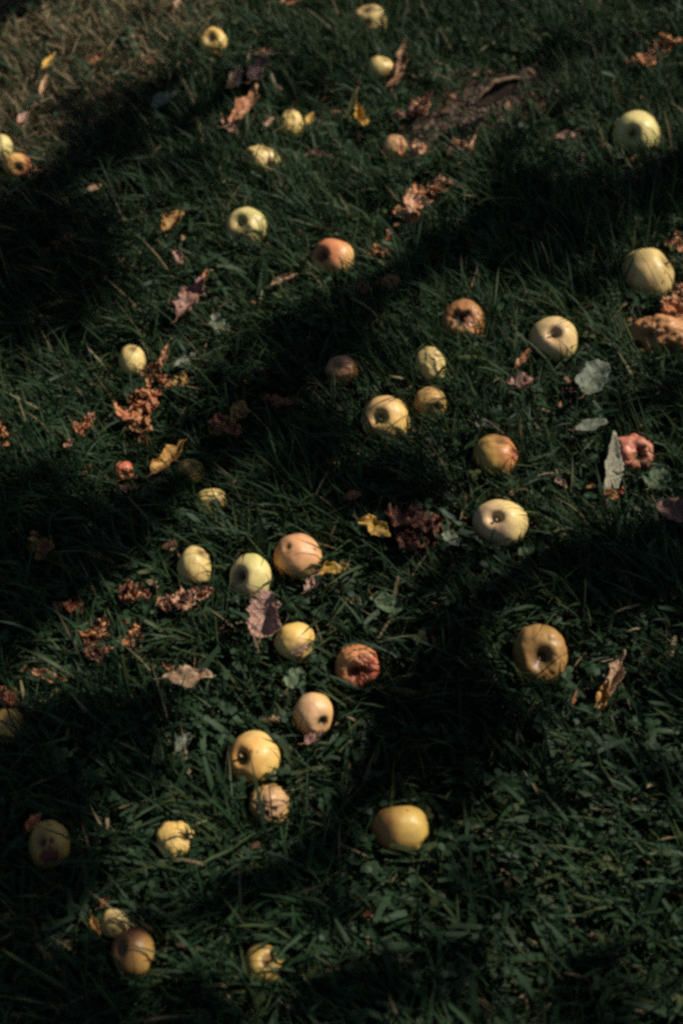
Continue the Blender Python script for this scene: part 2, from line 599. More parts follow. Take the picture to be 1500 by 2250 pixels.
A('small browned yellow apple touching the shadow under another small apple', 945, 888, 36, 37, 'ochre', (.3, .3), None, cav=.2, bruise=.5, lump=.1, pits=((.55, .45, .5, .22),), blush=(.6, .34, .16), bamt=.5)
A('big yellow apple with a deep stem hollow, left of two small apples', 845, 922, 55, 53, 'gold', (-.3, -.05), 'stem', cav=.48, cavw=.3, blush=(.66, .36, .2), bamt=.5, bdir=(-.5, -.7), bruise=.2, eye_col=(.30, .22, .06))
A('yellow apple streaked with grass shadows and torn red on its right', 1087, 1001, 48, 51, 'ochre', (.1, -.85), None, cav=.25, bruise=.4, lump=.08, pits=((.85, -.1, .4, .14),), rot_col=(.34, .09, .05), blush=RED, bamt=.6, bdir=(.9, -.3))
A('smooth pale apple with a pale stem tilted to the left', 1097, 1150, 62, 53, 'pale', (-.28, -.28), 'stem_pale', cav=.42, cavw=.27, blush=(.62, .38, .28), bamt=.6, bdir=(-.7, .1), bruise=.12, eye_col=(.30, .2, .1))
A('small pale yellow apple alone on the left above orange rot', 290, 792, 30, 37, 'pale', (.1, -.8), None, cav=.15, bruise=.15)
A('brown pink apple half hidden in the dark middle band', 750, 816, 37, 36, 'brown', (-.4, -.4), None, bruise=.45, lump=.1, blush=(.5, .25, .16), bamt=.6, wr=.03, name='rotten_apple')
A('dim yellow apple in deep shade above a dappled one', 420, 1038, 32, 32, 'ochre', (.2, -.6), None, bruise=.35)
A('small dappled yellow apple just below the deeply shaded one', 466, 1101, 35, 29, 'gold', (.2, .5), None, bruise=.4, lump=.1, wr=.04)
A('egg shaped pale apple left of the pair of touching apples', 428, 1244, 37, 48, 'pale', (.5, -.75), None, cav=.12, bruise=.15, blush=(.6, .36, .16), bamt=.35, bdir=(0, .9))
A('green yellow apple with a big black hole, left of the touching pair', 549, 1268, 47, 52, 'green', (-.55, -.1), 'eye', cav=.5, cavw=.34, blush=(.6, .34, .22), bamt=.5, bdir=(-.9, .2), bruise=.15, eye_col=(.10, .06, .03), rot_col=(.05, .03, .02))
A('orange pink apple, right one of the touching pair', 652, 1223, 54, 53, 'peach', (-.4, -.45), None, cav=.1, cavw=.15, blush=(.66, .30, .17), bamt=.7, bdir=(0, -.7), bruise=.15)
A('golden apple with a soft brown bruise on its lower right', 648, 1410, 47, 42, 'gold', (.8, .4), None, cav=.25, cavw=.4, bruise=.25, lump=.07, pits=((.35, .45, .75, .05), (.85, .3, .3, .14)), rot_col=(.42, .26, .16))
A('red split apple with shrivelled skin and a dark open cavity', 784, 1466, 50, 51, 'red', (-.2, .2), None, cav=.5, cavw=.42, bruise=.3, wr=.09, wf=3.5, gashes=(((-.15, .35), (.5, .15), .42, .5), ((.1, -.5), (.7, -.1), .18, .14), ((.3, -.6), (.85, -.2), .14, .12)), rot_col=(.15, .03, .02), blush=(.66, .36, .12), bamt=.5, bdir=(-.7, -.5), name='rotten_apple')
A('peach coloured apple with a dark rotten spot at its lower right', 689, 1571, 45, 50, 'peach', (.5, .35), 'eye', cav=.3, cavw=.35, bruise=.25, lump=.06, pits=((.62, .3, .35, .2),), blush=(.6, .32, .24), bamt=.5, bdir=(-.5, -.2))
A('bright orange yellow apple with a stem hole and small brown marks', 556, 1667, 58, 60, 'gold', (-.48, -.2), 'stem_pale', cav=.42, cavw=.28, blush=(.70, .34, .10), bamt=.8, bdir=(-.8, -.1), bruise=.15, pits=((-.08, -.42, .13, .03), (.22, -.42, .07, .02), (-.5, -.35, .18, .08)), rot_col=(.24, .09, .05), eye_col=(.10, .05, .02))
A('shrivelled brown spotted apple just below the bright orange yellow one', 590, 1769, 46, 45, 'ochre', (-.5, -.1), None, cav=.35, cavw=.25, bruise=.6, wr=.1, wf=2.8, lump=.1, pits=((-.1, .25, .25, .18), (.35, .05, .25, .16), (.3, .55, .2, .12), (.7, .4, .2, .1)), rot_col=(.05, .025, .015), blush=(.5, .27, .2), bamt=.6, bdir=(.1, -.2), name='rotten_apple')
A('wrinkled yellow apple with grass blades across it, lower left', 387, 1846, 45, 43, 'gold', (.7, -.4), None, cav=.3, bruise=.2, wr=.045, wf=1.7, lump=.12)
A('large dull yellow apple broken at its lower right, lower middle', 880, 1823, 63, 60, 'ochre', (.1, .95), None, cav=.15, bruise=.25, lump=.05, pits=((.82, .45, .4, .16), (.1, .85, .45, .12)), blush=(.42, .14, .05), bamt=.8, bdir=(-.95, .3), rot_col=(.40, .24, .08))
A('yellow apple with a dark red rotten patch near the left edge', 108, 1855, 45, 54, 'ochre', (-.3, -.3), None, cav=.3, bruise=.45, lump=.06, pits=((.25, .35, .75, .06), (-.2, -.3, .25, .12), (.3, -.35, .2, .1)), rot_col=(.12, .025, .015), name='rotten_apple')
A('small pale yellow apple tucked behind the dark red brown one', 252, 2031, 32, 34, 'pale', (0, .3), None, cav=.1, bruise=.2, wr=.03)
A('dark red brown apple at the lower left with blades across its front', 290, 2093, 48, 54, 'darkred', (-.55, -.4), None, cav=.4, cavw=.35, bruise=.35, lump=.05, blush=(.5, .30, .08), bamt=.7, bdir=(.8, .4), name='rotten_apple')
A('ochre apple mostly buried in grass at the bottom', 578, 2118, 44, 42, 'ochre', (.3, -.5), None, cav=.3, bruise=.35, pits=((.25, -.35, .25, .2),), sink=.008)
A('dim shaded apple cut by the left edge', 18, 1598, 40, 44, 'ochre', (0, -.6), None, bruise=.3)
A('pale green apple cut by the left edge, behind a red one', 4, 326, 24, 32, 'green', (-.3, -.5), None, cav=.1, bruise=.15)
A('red and yellow broken apple near the upper left edge', 38, 366, 32, 30, 'red', (.3, .4), None, cav=.3, bruise=.3, wr=.06, lump=.1, blush=(.66, .42, .12), bamt=.8, bdir=(-.3, -.5), name='rotten_apple')
A('big brown yellow apple with a wide dark eye in the right shade', 1184, 1441, 63, 70, 'rust', (-.02, -.03), 'eye', cav=.5, cavw=.4, bruise=.55, wr=.05, wf=1.8, lump=.08, eye_col=(.03, .016, .01), rot_col=(.12, .06, .025))
A('small wrinkled red apple in the left part of the lawn', 272, 1037, 24, 24, 'red', (.2, .3), None, bruise=.3, wr=.08, wf=2.5, gashes=(((-.1, -.1), (.6, .4), .16, .14),), name='rotten_apple')
A('small dark brown apple inside the upper shadow band', 860, 627, 26, 26, 'brown', (0, -.4), None, bruise=.4, name='rotten_apple')
A('wrinkled red apple behind the standing grey leaf', 1388, 998, 48, 43, 'pinkred', (.2, .3), None, bruise=.15, bruise_col=(.34, .08, .05), wr=.06, wf=2.2, lump=.2, gashes=(((.25, -.3), (.3, .9), .26, .4), ((.3, .1), (.85, .5), .16, .22)), rot_col=(.14, .03, .02), blush=(.62, .30, .14), bamt=.3, bdir=(.5, -.7), name='rotten_apple')
A('pale brown rotten apple left of the bare soil patch', 868, 327, 29, 31, 'brown', (.5, .1), None, cav=.2, bruise=.5, wr=.06, lump=.08, gashes=(((.4, -.6), (.5, .4), .2, .16),), blush=(.56, .34, .17), bamt=.8, bdir=(-.5, -.3), name='rotten_apple', rot_col=(.34, .10, .04))
A('tiny orange red apple left of a curled yellow brown leaf', 314, 472, 14, 14, 'red', (0, -.3), None, cav=.1, bruise=.25, blush=(.6, .3, .15), bamt=.5, name='rotten_apple')
A('tan sunken apple with cracked skin at the right edge, in mush', 1446, 736, 66, 46, 'brown', (-.6, .1), None, cav=.25, bruise=.35, wr=.11, wf=2.8, lump=.22, blush=(.58, .27, .12), bamt=.8, bdir=(-.3, -.5), pits=((-.55, .1, .15, .08),), name='rotten_apple', sink=.012)

# ------------------------------------------------------------------ rotted fruit heaps
def chunk_mesh(size, seed, flat=.6, wr=.5):
    bm = bmesh.new()
    bmesh.ops.create_icosphere(bm, subdivisions=3, radius=1.0)
    sv = Vector((seed * 2.1, -seed * 1.3, seed * .7))
    st = 1 + .5 * noise.noise(sv)
    for v in bm.verts:
        n = v.co.normalized()
        r = 1 + .55 * noise.noise(n * 1.2 + sv)
        w = 1 - 2 * abs(noise.noise(n * 2.0 + sv + .6 * noise.noise_vector(n * 1.8 - sv)))
        r -= wr * max(0, w) ** 1.5 * .75
        w = 1 - 2 * abs(noise.noise(n * 4.3 - sv))
        r -= .22 * max(0, w) ** 2
        r = max(r, .12)
        c = Vector((n.x * r * st, n.y * r * .8, n.z * r * flat))
        c += noise.noise_vector(n * 2.4 + sv) * .28
        v.co = c * size
    me = bpy.data.meshes.new('flesh_chunk')
    bm.to_mesh(me)
    bm.free()
    me.polygons.foreach_set('use_smooth', [True] * len(me.polygons))
    return me


def heap(label, pts, width, mat, n, size, mat2=None, flake=2, h=.034, cat='rotten fruit', name='rotten_fruit_pulp'):
    """crushed, rotted fruit strewn along a line of photo points: every lump is a part"""
    rr = random.Random(int(pts[0][0] * 31 + pts[0][1]))
    c = at(sum(p[0] for p in pts) / len(pts), sum(p[1] for p in pts) / len(pts), 0)
    root = bpy.data.objects.new(name, None)
    root.location = c
    root.empty_display_size = .02
    COL.objects.link(root)
    tag(root, label, cat, 'rotted apple remains in the grass')
    n = int(n * 1.15)
    for k in range(n):
        s = (k + rr.random() * .8) / n * (len(pts) - 1)
        i = min(int(s), len(pts) - 2) if len(pts) > 1 else 0
        f = s - i
        a = pts[i]
        b = pts[i + 1] if len(pts) > 1 else pts[i]
        x = a[0] + (b[0] - a[0]) * f + rr.uniform(-1, 1) * width * .5
        y = a[1] + (b[1] - a[1]) * f + rr.uniform(-1, 1) * width * .4
        hh = h + rr.uniform(-.006, .012)
        p = at(x, y, hh)
        sz = metres(size * rr.choice((.5, .7, .9, 1.15, 1.4)) * rr.uniform(.85, 1.15), p)
        mm = mat if (mat2 is None or rr.random() < .65) else mat2
        if rr.random() < .38:
            me = chunk_mesh(sz, rr.uniform(0, 50), rr.uniform(.3, .65), rr.uniform(.5, 1.0))
            o = link('flesh_chunk', me, mm, root, p - c)
        else:
            me = leaf_mesh(sz * rr.uniform(2.0, 3.4), sz * rr.uniform(1.4, 2.2), rr.uniform(0, 40), rr.uniform(.4, 1.9), rr.uniform(.3, 1.0),
                           rr.uniform(1.2, 2.6), .08, 12, 8, True, sz * .09)
            o = link('rotten_flake', me, mm, root, p - c)
        o.rotation_euler = (rr.uniform(-.7, .7), rr.uniform(-.7, .7), rr.uniform(0, 6.28))
        STRIPS.append((p.copy(), p.copy(), sz * .9, hh * .8))
        if not any(w in label for w in ('dim', 'shade', 'shadow', 'dark')):
            LIT.append((p.copy(), .0))
    for k in range(flake):
        a = rr.choice(pts)
        x, y = a[0] + rr.uniform(-1, 1) * width * .7, a[1] + rr.uniform(-1, 1) * width * .6
        p = at(x, y, h + .015)
        sz = metres(size * rr.uniform(.9, 1.4), p)
        me = leaf_mesh(sz * rr.uniform(1.4, 2.2), sz * 1.1, rr.uniform(0, 30), rr.uniform(.8, 2), .7, 1.6, .06, 10, 6)
        o = link('peel_flake', me, mat2 or mat, root, p - c)
        o.rotation_euler = (rr.uniform(-.9, .9), rr.uniform(-.9, .9), rr.uniform(0, 6.28))
    return root


# ------------------------------------------------------------------ leaves
def leaf_mesh(L, W, seed, curl=.6, roll=.6, crumple=.5, serr=.04, nl=16, nw=8, blunt=False, th=None):
    """a leaf with thickness, along +x, centred; curl bends its length, roll closes it across"""
    sv = Vector((seed * 1.9, seed * .7, -seed))
    th = th or max(.00035, L * .006)
    top, bot = [], []
    for i in range(nl + 1):
        s = i / nl
        w = math.sin(math.pi * min(1, s * .97 + .015) ** .85) ** .8
        if blunt:
            w = min(1, 1.5 * math.sin(math.pi * (s * .94 + .03)) ** .6)
        w *= W * .5
        w *= 1 + serr * (1 if i % 2 else -1) + .34 * noise.noise(Vector((s * 5, seed, 0)))
        ang = curl * (s - .5)
        for j in range(nw + 1):
            t = 2 * j / nw - 1
            a = roll * 1.5 * t
            rr_ = w / max(roll * 1.5, .05)
            y, z = rr_ * math.sin(a), rr_ * (1 - math.cos(a))
            z += .12 * w * abs(t)
            x = (s - .5) * L
            c1 = L / max(abs(curl), .05) * (1 if curl >= 0 else -1)
            bx, bz = (c1 - z) * math.sin(ang), c1 - (c1 - z) * math.cos(ang)
            if abs(curl) < .05:
                bx, bz = x, z
            v = Vector((bx, y, bz))
            q = v * (9 / max(L, .02) * .35)
            nv_ = noise.noise_vector(q * 1.5 + sv) * (crumple * .17 * L) + noise.noise_vector(q * 4 + sv) * (crumple * .06 * L)
            nv_ *= .35 + .65 * abs(t)
            v = v + Vector((nv_.x * .5, nv_.y * .8, nv_.z))
            top.append(v)
    m = nw + 1
    n = len(top)
    bot = []
    for i in range(nl + 1):
        for j in range(m):
            p = top[i * m + j]
            du = top[min(i + 1, nl) * m + j] - top[max(i - 1, 0) * m + j]
            dv = top[i * m + min(j + 1, nw)] - top[i * m + max(j - 1, 0)]
            nn = du.cross(dv)
            nn = nn.normalized() if nn.length > 1e-12 else Vector((0, 0, 1))
            bot.append(p - nn * th)
    faces = []
    for i in range(nl):
        for j in range(nw):
            a, b, c, d = i * m + j, i * m + j + 1, (i + 1) * m + j + 1, (i + 1) * m + j
            faces.append((a, d, c, b)); faces.append((n + a, n + b, n + c, n + d))
    ring = [j for j in range(m)] + [i * m + nw for i in range(1, nl + 1)] + [nl * m + j for j in range(nw - 1, -1, -1)] + [i * m for i in range(nl - 1, 0, -1)]
    for k in range(len(ring)):
        a, b = ring[k], ring[(k + 1) % len(ring)]
        faces.append((a, b, n + b, n + a))
    return mesh_from('leaf', top + bot, faces)


def rib_mesh(leaf_me, nl, nw, r, petiole):
    """midrib tube along the middle of the leaf and the stalk beyond its base"""
    m = nw + 1
    pts = [leaf_me.vertices[i * m + nw // 2].co.copy() for i in range(0, nl + 1)]
    d = (pts[0] - pts[1]).normalized()
    pts = [pts[0] + d * petiole + Vector((0, petiole * .25, petiole * .15)), pts[0] + d * petiole * .5] + pts
    rad = [r * 1.1, r] + [r * (1 - .75 * i / nl) for i in range(nl + 1)]
    return tube_mesh('midrib', pts, rad, 6)


def leaf(label, x0, y0, x1, y1, wpx, mat, curl=.8, roll=.5, crumple=.6, h0=.034, h1=.04, tilt=0.0, rib='stem', name='dead_leaf',
         serr=.04, blunt=False, petiole=.25, cat='leaf', clear=1.0):
    p0, p1 = at(x0, y0, h0), at(x1, y1, h1)
    c = (p0 + p1) / 2
    ex = (p1 - p0)
    L = ex.length * (1 + .04 * curl * curl)
    ex.normalize()
    W = metres(wpx, c) * 1.1 * (1 + .25 * roll * roll)
    ey = Vector((0, 0, 1)).cross(ex).normalized()
    ez = ex.cross(ey).normalized()
    mrot = Matrix((ex, ey, ez)).transposed()
    mrot = mrot @ Matrix.Rotation(tilt, 3, 'X')
    seed = (x0 * 7 + y0 * 3) % 83 / 8.3
    nl, nw = 24, 12
    me = leaf_mesh(L, W, seed, curl, roll, crumple, serr, nl, nw, blunt)
    o = tag(link(name, me, M[mat], None, c), label, cat, 'leaves lying in the grass')
    o.rotation_euler = mrot.to_euler()
    if rib:
        link('midrib', rib_mesh(me, nl, nw, max(.0006, L * .012), L * petiole), M[rib], o)
    STRIPS.append((p0, p1, W * .42 * clear, min(h0, h1) * .85))
    if not any(w in label for w in ('dim', 'shade', 'shadow', 'dark')):
        LIT.append((c.copy(), .0))
    return o


F = leaf
F('rusty brown curled leaf, long and twisted, above the knobbed small apple', 510, 285, 572, 200, 34, 'rust', 1.0, 1.0, .9)
F('pinkish leaf tip below the long rusty curled leaf', 492, 265, 520, 300, 26, 'pink', .5, .8, .6)
F('brown and grey crumpled leaf right of the small shaded apple', 548, 190, 592, 125, 36, 'pink', .8, .9, 1.0)
F('tan hooked leaf with a pale end between the shaded apple and rusty leaf', 508, 205, 530, 152, 26, 'tan', 1.4, .8, .8)
F('thin dark brown leaf edge above the grey crumpled leaf', 560, 122, 604, 108, 12, 'brown', .6, 1.0, .5)
F('purple brown leaf with a hole and pinkish tip on the left', 392, 700, 452, 618, 56, 'purple', .9, .7, 1.1, .045, .06)
F('pale tan rolled leaf lying left below the orange pink apple', 596, 632, 656, 602, 19, 'tan', .4, 1.4, .4)
F('small grey green leaf lying face down in the middle left grass', 470, 692, 486, 738, 30, 'grey', .5, .5, .6, name='grey_green_leaf')
F('dim grey green arched leaf above the orange rot', 386, 812, 434, 776, 22, 'grey', 1.4, .6, .6, name='grey_green_leaf')
F('yellow brown curled leaf right of the tiny orange red apple', 362, 512, 404, 466, 46, 'amber', 1.3, .9, 1.0, .04, .055)
F('tan leaf scrap in the pale dry grass at the far left', 190, 424, 224, 408, 22, 'tan', .5, .5, .8)
F('dark boat shaped piece of curled bark on the bare soil', 1040, 238, 1140, 178, 46, 'bark', .35, 1.15, .25, .056, .066, tilt=.55, name='bark_piece', rib=None, serr=.01, cat='bark')
F('pinkish brown curled leaf left of the green yellow apple', 1213, 312, 1272, 298, 24, 'pink', .9, 1.0, .8)
F('pale pink leaf scrap standing below the curled leaf near the upper right', 1268, 368, 1277, 336, 15, 'pink', .4, .7, .4, .02, .06)
F('broad grey leaf lying below the pale apple with the short stem', 1284, 866, 1322, 796, 54, 'grey', .4, .3, .5, .035, .045, name='grey_green_leaf', blunt=True)
F('narrow grey leaf lying across above the standing grey leaf', 1264, 948, 1332, 926, 24, 'grey', .6, .6, .4, .04, .045, name='grey_green_leaf', blunt=True)
F('tall grey leaf with a pink edge standing beside the red apple', 1330, 1098, 1345, 946, 46, 'pale_leaf', .35, .5, .45, .02, .08, .75, name='grey_green_leaf', rib='pink')
F('grey furled leaf bits just above the grass streaked yellow apple', 1040, 934, 1098, 940, 20, 'grey', .8, .9, .8, name='grey_green_leaf')
F('large pinkish tan crumpled leaf below the touching apple pair', 572, 1402, 592, 1300, 62, 'pink', .5, .5, 1.1, .05, .075, blunt=True)
F('small pinkish leaf under the orange pink apple of the pair', 672, 1300, 704, 1262, 28, 'pink', .7, .7, .9)
F('amber leaf behind the right side of the touching apple pair', 700, 1258, 768, 1246, 30, 'yellow', .8, .6, .9, .035, .045)
F('bright yellow crinkled leaf left of the dark red brown rot', 792, 1146, 858, 1182, 32, 'yellow', .7, .7, 1.2, .05, .045)
F('tan flat leaf with wavy edges in the lower left grass', 354, 1494, 466, 1484, 34, 'tan', .5, .45, 1.0, .045, .045)
F('short red leaf bit above the tan wavy leaf', 362, 1462, 382, 1476, 14, 'rust', .6, .8, .6)
F('tan and rust leaf scrap at the left below the orange rot', 74, 1478, 150, 1500, 20, 'rust', .7, .9, .9)
F('thin brown twig like leaf lying in dark grass, left of the egg shaped apple', 190, 1214, 256, 1240, 11, 'brown', .3, 1.5, .4)
F('long tan curled leaf with a golden end right of the big brown yellow apple', 1322, 1545, 1372, 1436, 30, 'tan', .6, 1.0, .9, .03, .045)
F('golden crumpled leaf base below the long tan curled leaf', 1316, 1562, 1334, 1490, 30, 'amber', .6, 1.0, 1.2, .03, .05)
F('dark purple leaf at the right edge', 1442, 1112, 1520, 1150, 60, 'purple', .7, .6, .7, .05, .05)
F('purple and red twisted leaf left below the pale apple with short stem', 1112, 852, 1180, 836, 40, 'purple', 1.2, .9, 1.1, .04, .045)
F('red leaf scrap tucked at the left foot of the pale stemmed apple', 1132, 808, 1164, 768, 18, 'rust', .6, .8, .8)
F('dull green lobed leaf below the golden bruised apple', 634, 1512, 664, 1470, 46, 'green', .4, .3, .9, .04, .045, name='green_leaf', serr=.12)
F('small pale green leaf at the lower right of the smooth pale apple', 1140, 1220, 1172, 1206, 22, 'green', .6, .5, .3, name='green_leaf', blunt=True)
F('tan curved leaf on the dry grass at the upper left', 310, 124, 348, 148, 14, 'tan', .9, .9, .4)
F('rusty orange leaf in the dry grass at the upper left', 198, 142, 228, 122, 22, 'rust', .8, .7, 1.1)
F('yellow green leaf in the dry grass at the upper left', 96, 152, 122, 118, 15, 'yellow', .6, .7, .6)
F('tan narrow leaf below the yellow green leaf', 90, 212, 104, 168, 11, 'tan', .5, 1.1, .4)
F('round pinkish leaf scrap at the upper left', 42, 272, 62, 248, 22, 'pink', .7, .4, .4)
F('pale tan leaf scrap near the top of the dry grass', 276, 88, 314, 82, 15, 'tan', .5, .7, .8)
F('amber leaf half shaded left above the dim yellow apple', 336, 1042, 412, 968, 34, 'amber', .7, .9, .8)
F('yellow curled leaf left of the leaf rot near the soil patch', 782, 232, 802, 292, 20, 'yellow', 1.0, 1.0, .8)
F('dark brown pointed leaf right of the second small yellow apple', 872, 188, 888, 98, 20, 'brown', .5, 1.0, .6)
F('rust brown stalk like leaf below the pointed brown leaf', 852, 190, 886, 160, 9, 'rust', .3, 1.4, .3)
F('red leaf in the dark grass above the bright yellow leaf', 754, 1098, 796, 1086, 22, 'pulp_red', .6, .7, .7)
F('orange leaf bit at the top edge', 616, 8, 664, 2, 18, 'rust', .6, .6, .8)
F('pale tan leaf cut by the top edge', 384, 22, 400, -14, 16, 'tan', .5, .6, .5)
F('grey leaf curled in the shade at the lower left', 388, 1654, 420, 1612, 30, 'grey', .9, .8, .7, name='grey_green_leaf')
F('dim grey green leaf in the left shadow band', 336, 238, 390, 204, 34, 'grey', .4, .4, .5, name='grey_green_leaf')
F('small tan leaf standing above the orange rot on the left', 356, 808, 370, 758, 15, 'rust', .5, .9, .5)
F('pinkish leaf curl right of the pale yellow bitten apple', 684, 338, 736, 350, 12, 'pink', .8, 1.0, .5)
F('small yellow leaf bits beside the knobbed apple', 676, 274, 688, 248, 17, 'yellow', .5, .5, .4)
F('small tan leaf below the long rusty leaf, left of the knobbed apple', 580, 284, 602, 258, 14, 'tan', .6, .8, .7)
F('tan pink leaf scrap between grass blades above the purple brown leaf', 386, 552, 400, 584, 16, 'pink', .5, .7, .6)
F('orange leaf sliver just above the purple brown leaf', 446, 622, 456, 592, 11, 'rust', .5, .9, .5)
F('reddish leaf at the foot of the peach coloured apple', 668, 1634, 712, 1606, 24, 'purple', .6, .7, .8)
F('pink leaf bits left of the dark leaf at the right edge', 1220, 1052, 1246, 1074, 16, 'pink', .6, .7, .8)
F('green ribbed round leaf at the right below the red apple', 1426, 1072, 1462, 1034, 44, 'green', .5, .4, .5, .04, .05, name='green_leaf', blunt=True)
F('tiny orange leaf bit in the lower middle grass', 798, 2012, 818, 2004, 10, 'rust', .4, .6, .5)
F('dark red leaf bits behind the apple with the rotten patch', 62, 1826, 92, 1786, 22, 'pulp_red', .6, .8, .9)
F('red leaf tip above the tucked pale apple', 224, 1992, 242, 1968, 17, 'pulp_red', .5, .7, .6)
F('amber leaf sliver left of the tucked pale apple', 202, 2016, 222, 2058, 14, 'amber', .5, .9, .7)
F('grey fallen leaf with a pale middle right of the dark red brown rot', 975, 1170, 1006, 1202, 28, 'grey', .5, .4, .6, name='grey_green_leaf')
F('broad pale green leaf in the middle below the yellow leaf', 820, 1310, 880, 1345, 44, 'green', .5, .4, .8, name='green_leaf', blunt=True)

bark = [o for o in COL.objects if o.name == 'bark_piece'][0]
edge = [bark.data.vertices[i * 13 + 12].co.copy() + Vector((0, 0, .0006)) for i in range(25)]
link('rim', tube_mesh('rim', edge, [.0022 + .0012 * math.sin(math.pi * i / 24) + .0008 * (i % 3 == 0) for i in range(25)], 7, .3, 1), M['sunlit_bark'], bark)  # tube added along the edge, coloured as if the sun caught it
H = heap
H('long heap of orange rot running down left from the soil patch', [(972, 398), (935, 432), (900, 462), (875, 492)], 34, M['pulp'], 14, 15, M['pulp_tan'], 4)
H('orange rotted chunks right of the pale brown rotten apple', [(902, 322), (920, 330), (938, 326)], 18, M['pulp'], 5, 15, M['pulp_tan'], 2)
H('pinkish grey rotted scraps on the lower edge of the bare soil', [(985, 320), (1010, 318), (1035, 328)], 26, M['pulp_tan'], 6, 14, M['pulp_dark'], 2)
H('tan orange rotted scraps in the grass left of the soil patch', [(885, 250), (915, 240), (940, 226)], 26, M['pulp_tan'], 8, 13, M['pulp_dark'], 3)
H('orange rot heap at the top right edge', [(1402, 138), (1430, 122), (1470, 96)], 26, M['pulp'], 9, 14, M['pulp_tan'], 3)
H('small orange brown crumbs below the long orange heap', [(845, 538), (820, 562)], 26, M['pulp'], 8, 9, M['pulp_dark'], 2)
H('dim orange crumbs left of the small dark brown apple', [(788, 642), (820, 628)], 16, M['pulp'], 5, 9, M['pulp_dark'], 1)
H('big orange rot heap below the lone small pale yellow apple', [(345, 832), (320, 875), (310, 910), (290, 950)], 46, M['pulp_red'], 16, 18, M['pulp'], 5)
H('golden crumbs right of the big orange rot heap', [(368, 850), (405, 832)], 24, M['pulp_gold'], 6, 10, None, 2)
H('orange pink rot heap left of the big orange heap', [(205, 910), (180, 940), (160, 960)], 24, M['pulp_red'], 7, 14, M['pulp_tan'], 2)
H('orange flower like rot cluster in the left middle shade', [(525, 900), (500, 925), (495, 950), (475, 935)], 34, M['pulp_gold'], 10, 14, M['pulp_dark'], 3)
H('red rot scraps in the dark band left of the brown pink apple', [(585, 885), (610, 888), (640, 882)], 14, M['pulp_red'], 7, 11, M['pulp_dark'], 2)
H('tan orange mush heap at the right edge under the large cream apple', [(1500, 652), (1470, 680), (1495, 700)], 30, M['pulp_tan'], 8, 20, M['pulp'], 3)
H('bright orange torn rot heap in the lower left', [(200, 1400), (215, 1425), (235, 1390), (230, 1365)], 36, M['pulp'], 10, 16, M['pulp_dark'], 4)
H('dark orange rot beside the torn orange heap', [(285, 1375), (300, 1395), (285, 1405)], 26, M['pulp'], 7, 12, M['pulp_dark'], 3)
H('rust brown rot in the shade above the dark orange rot', [(285, 1318), (310, 1300)], 26, M['pulp'], 6, 15, M['pulp_dark'], 2)
H('rust and tan rot under the egg shaped apple', [(355, 1325), (410, 1325), (440, 1308), (465, 1295)], 22, M['pulp_tan'], 10, 13, M['pulp_dark'], 3)
H('dim reddish rot at the left above the torn orange heap', [(130, 1335), (180, 1335)], 12, M['pulp_red'], 5, 10, M['pulp_dark'], 1)
H('orange rot scraps cut by the left edge, mid height', [(4, 925), (14, 960), (6, 985)], 18, M['pulp'], 6, 11, None, 2)
H('dim amber rot cluster near the left edge', [(78, 1180), (100, 1195), (88, 1215)], 24, M['pulp_gold'], 7, 12, M['pulp_dark'], 2)
H('red rot clump above the dim apple at the left edge', [(10, 1530), (30, 1545)], 24, M['pulp_red'], 6, 13, M['pulp_dark'], 2)
H('dark orange rot specks in the left shadow', [(90, 560), (125, 540), (160, 520)], 14, M['pulp'], 6, 9, M['pulp_dark'], 1)
H('orange tan scraps at the right edge above the large cream apple', [(1492, 515), (1484, 545)], 16, M['pulp_tan'], 5, 11, M['pulp'], 1)
H('pink and orange crumbs at the foot of the standing grey leaf', [(1290, 1060), (1345, 1085), (1380, 1068)], 22, M['pulp_red'], 8, 9, M['pulp_gold'], 2)
H('dark red brown crumpled rot beside the bright yellow leaf', [(890, 1130), (925, 1140), (900, 1175), (915, 1200), (880, 1190)], 44, M['pulp_dark'], 12, 26, M['pulp_dark'], 4, .03)
H('small dim red rot under the small wrinkled red apple', [(262, 1068), (296, 1072)], 12, M['pulp_tan'], 4, 10, M['pulp_dark'], 1)
H('reddish brown scraps in the dry grass at the far left', [(60, 395), (110, 375)], 14, M['pulp_tan'], 5, 9, M['pulp_dark'], 1)

# ------------------------------------------------------------------ grass
def field(x, y, a, b, c):
    return np.sin(a * x + b * y + c) * .5 + np.sin(-b * 1.3 * x + a * .8 * y + c * 2.1) * .5


P_DRY = at(120, 200)
P_BROAD = at(1200, 2000)


def dryness(x, y):
    """pale dry turf on the far left"""
    e = at(440, 110); f = at(0, 470)
    # signed distance from the line along which the turf changes
    nx_, ny_ = -(e.y - f.y), (e.x - f.x)
    l = math.hypot(nx_, ny_)
    s = ((x - f.x) * nx_ + (y - f.y) * ny_) / l
    return np.clip(s / .10 + .55, 0, 1)


def broadness(x, y):
    d = np.hypot((x - P_BROAD.x) / .55, (y - P_BROAD.y) / .40)
    return np.clip(1.5 - d, 0, 1)


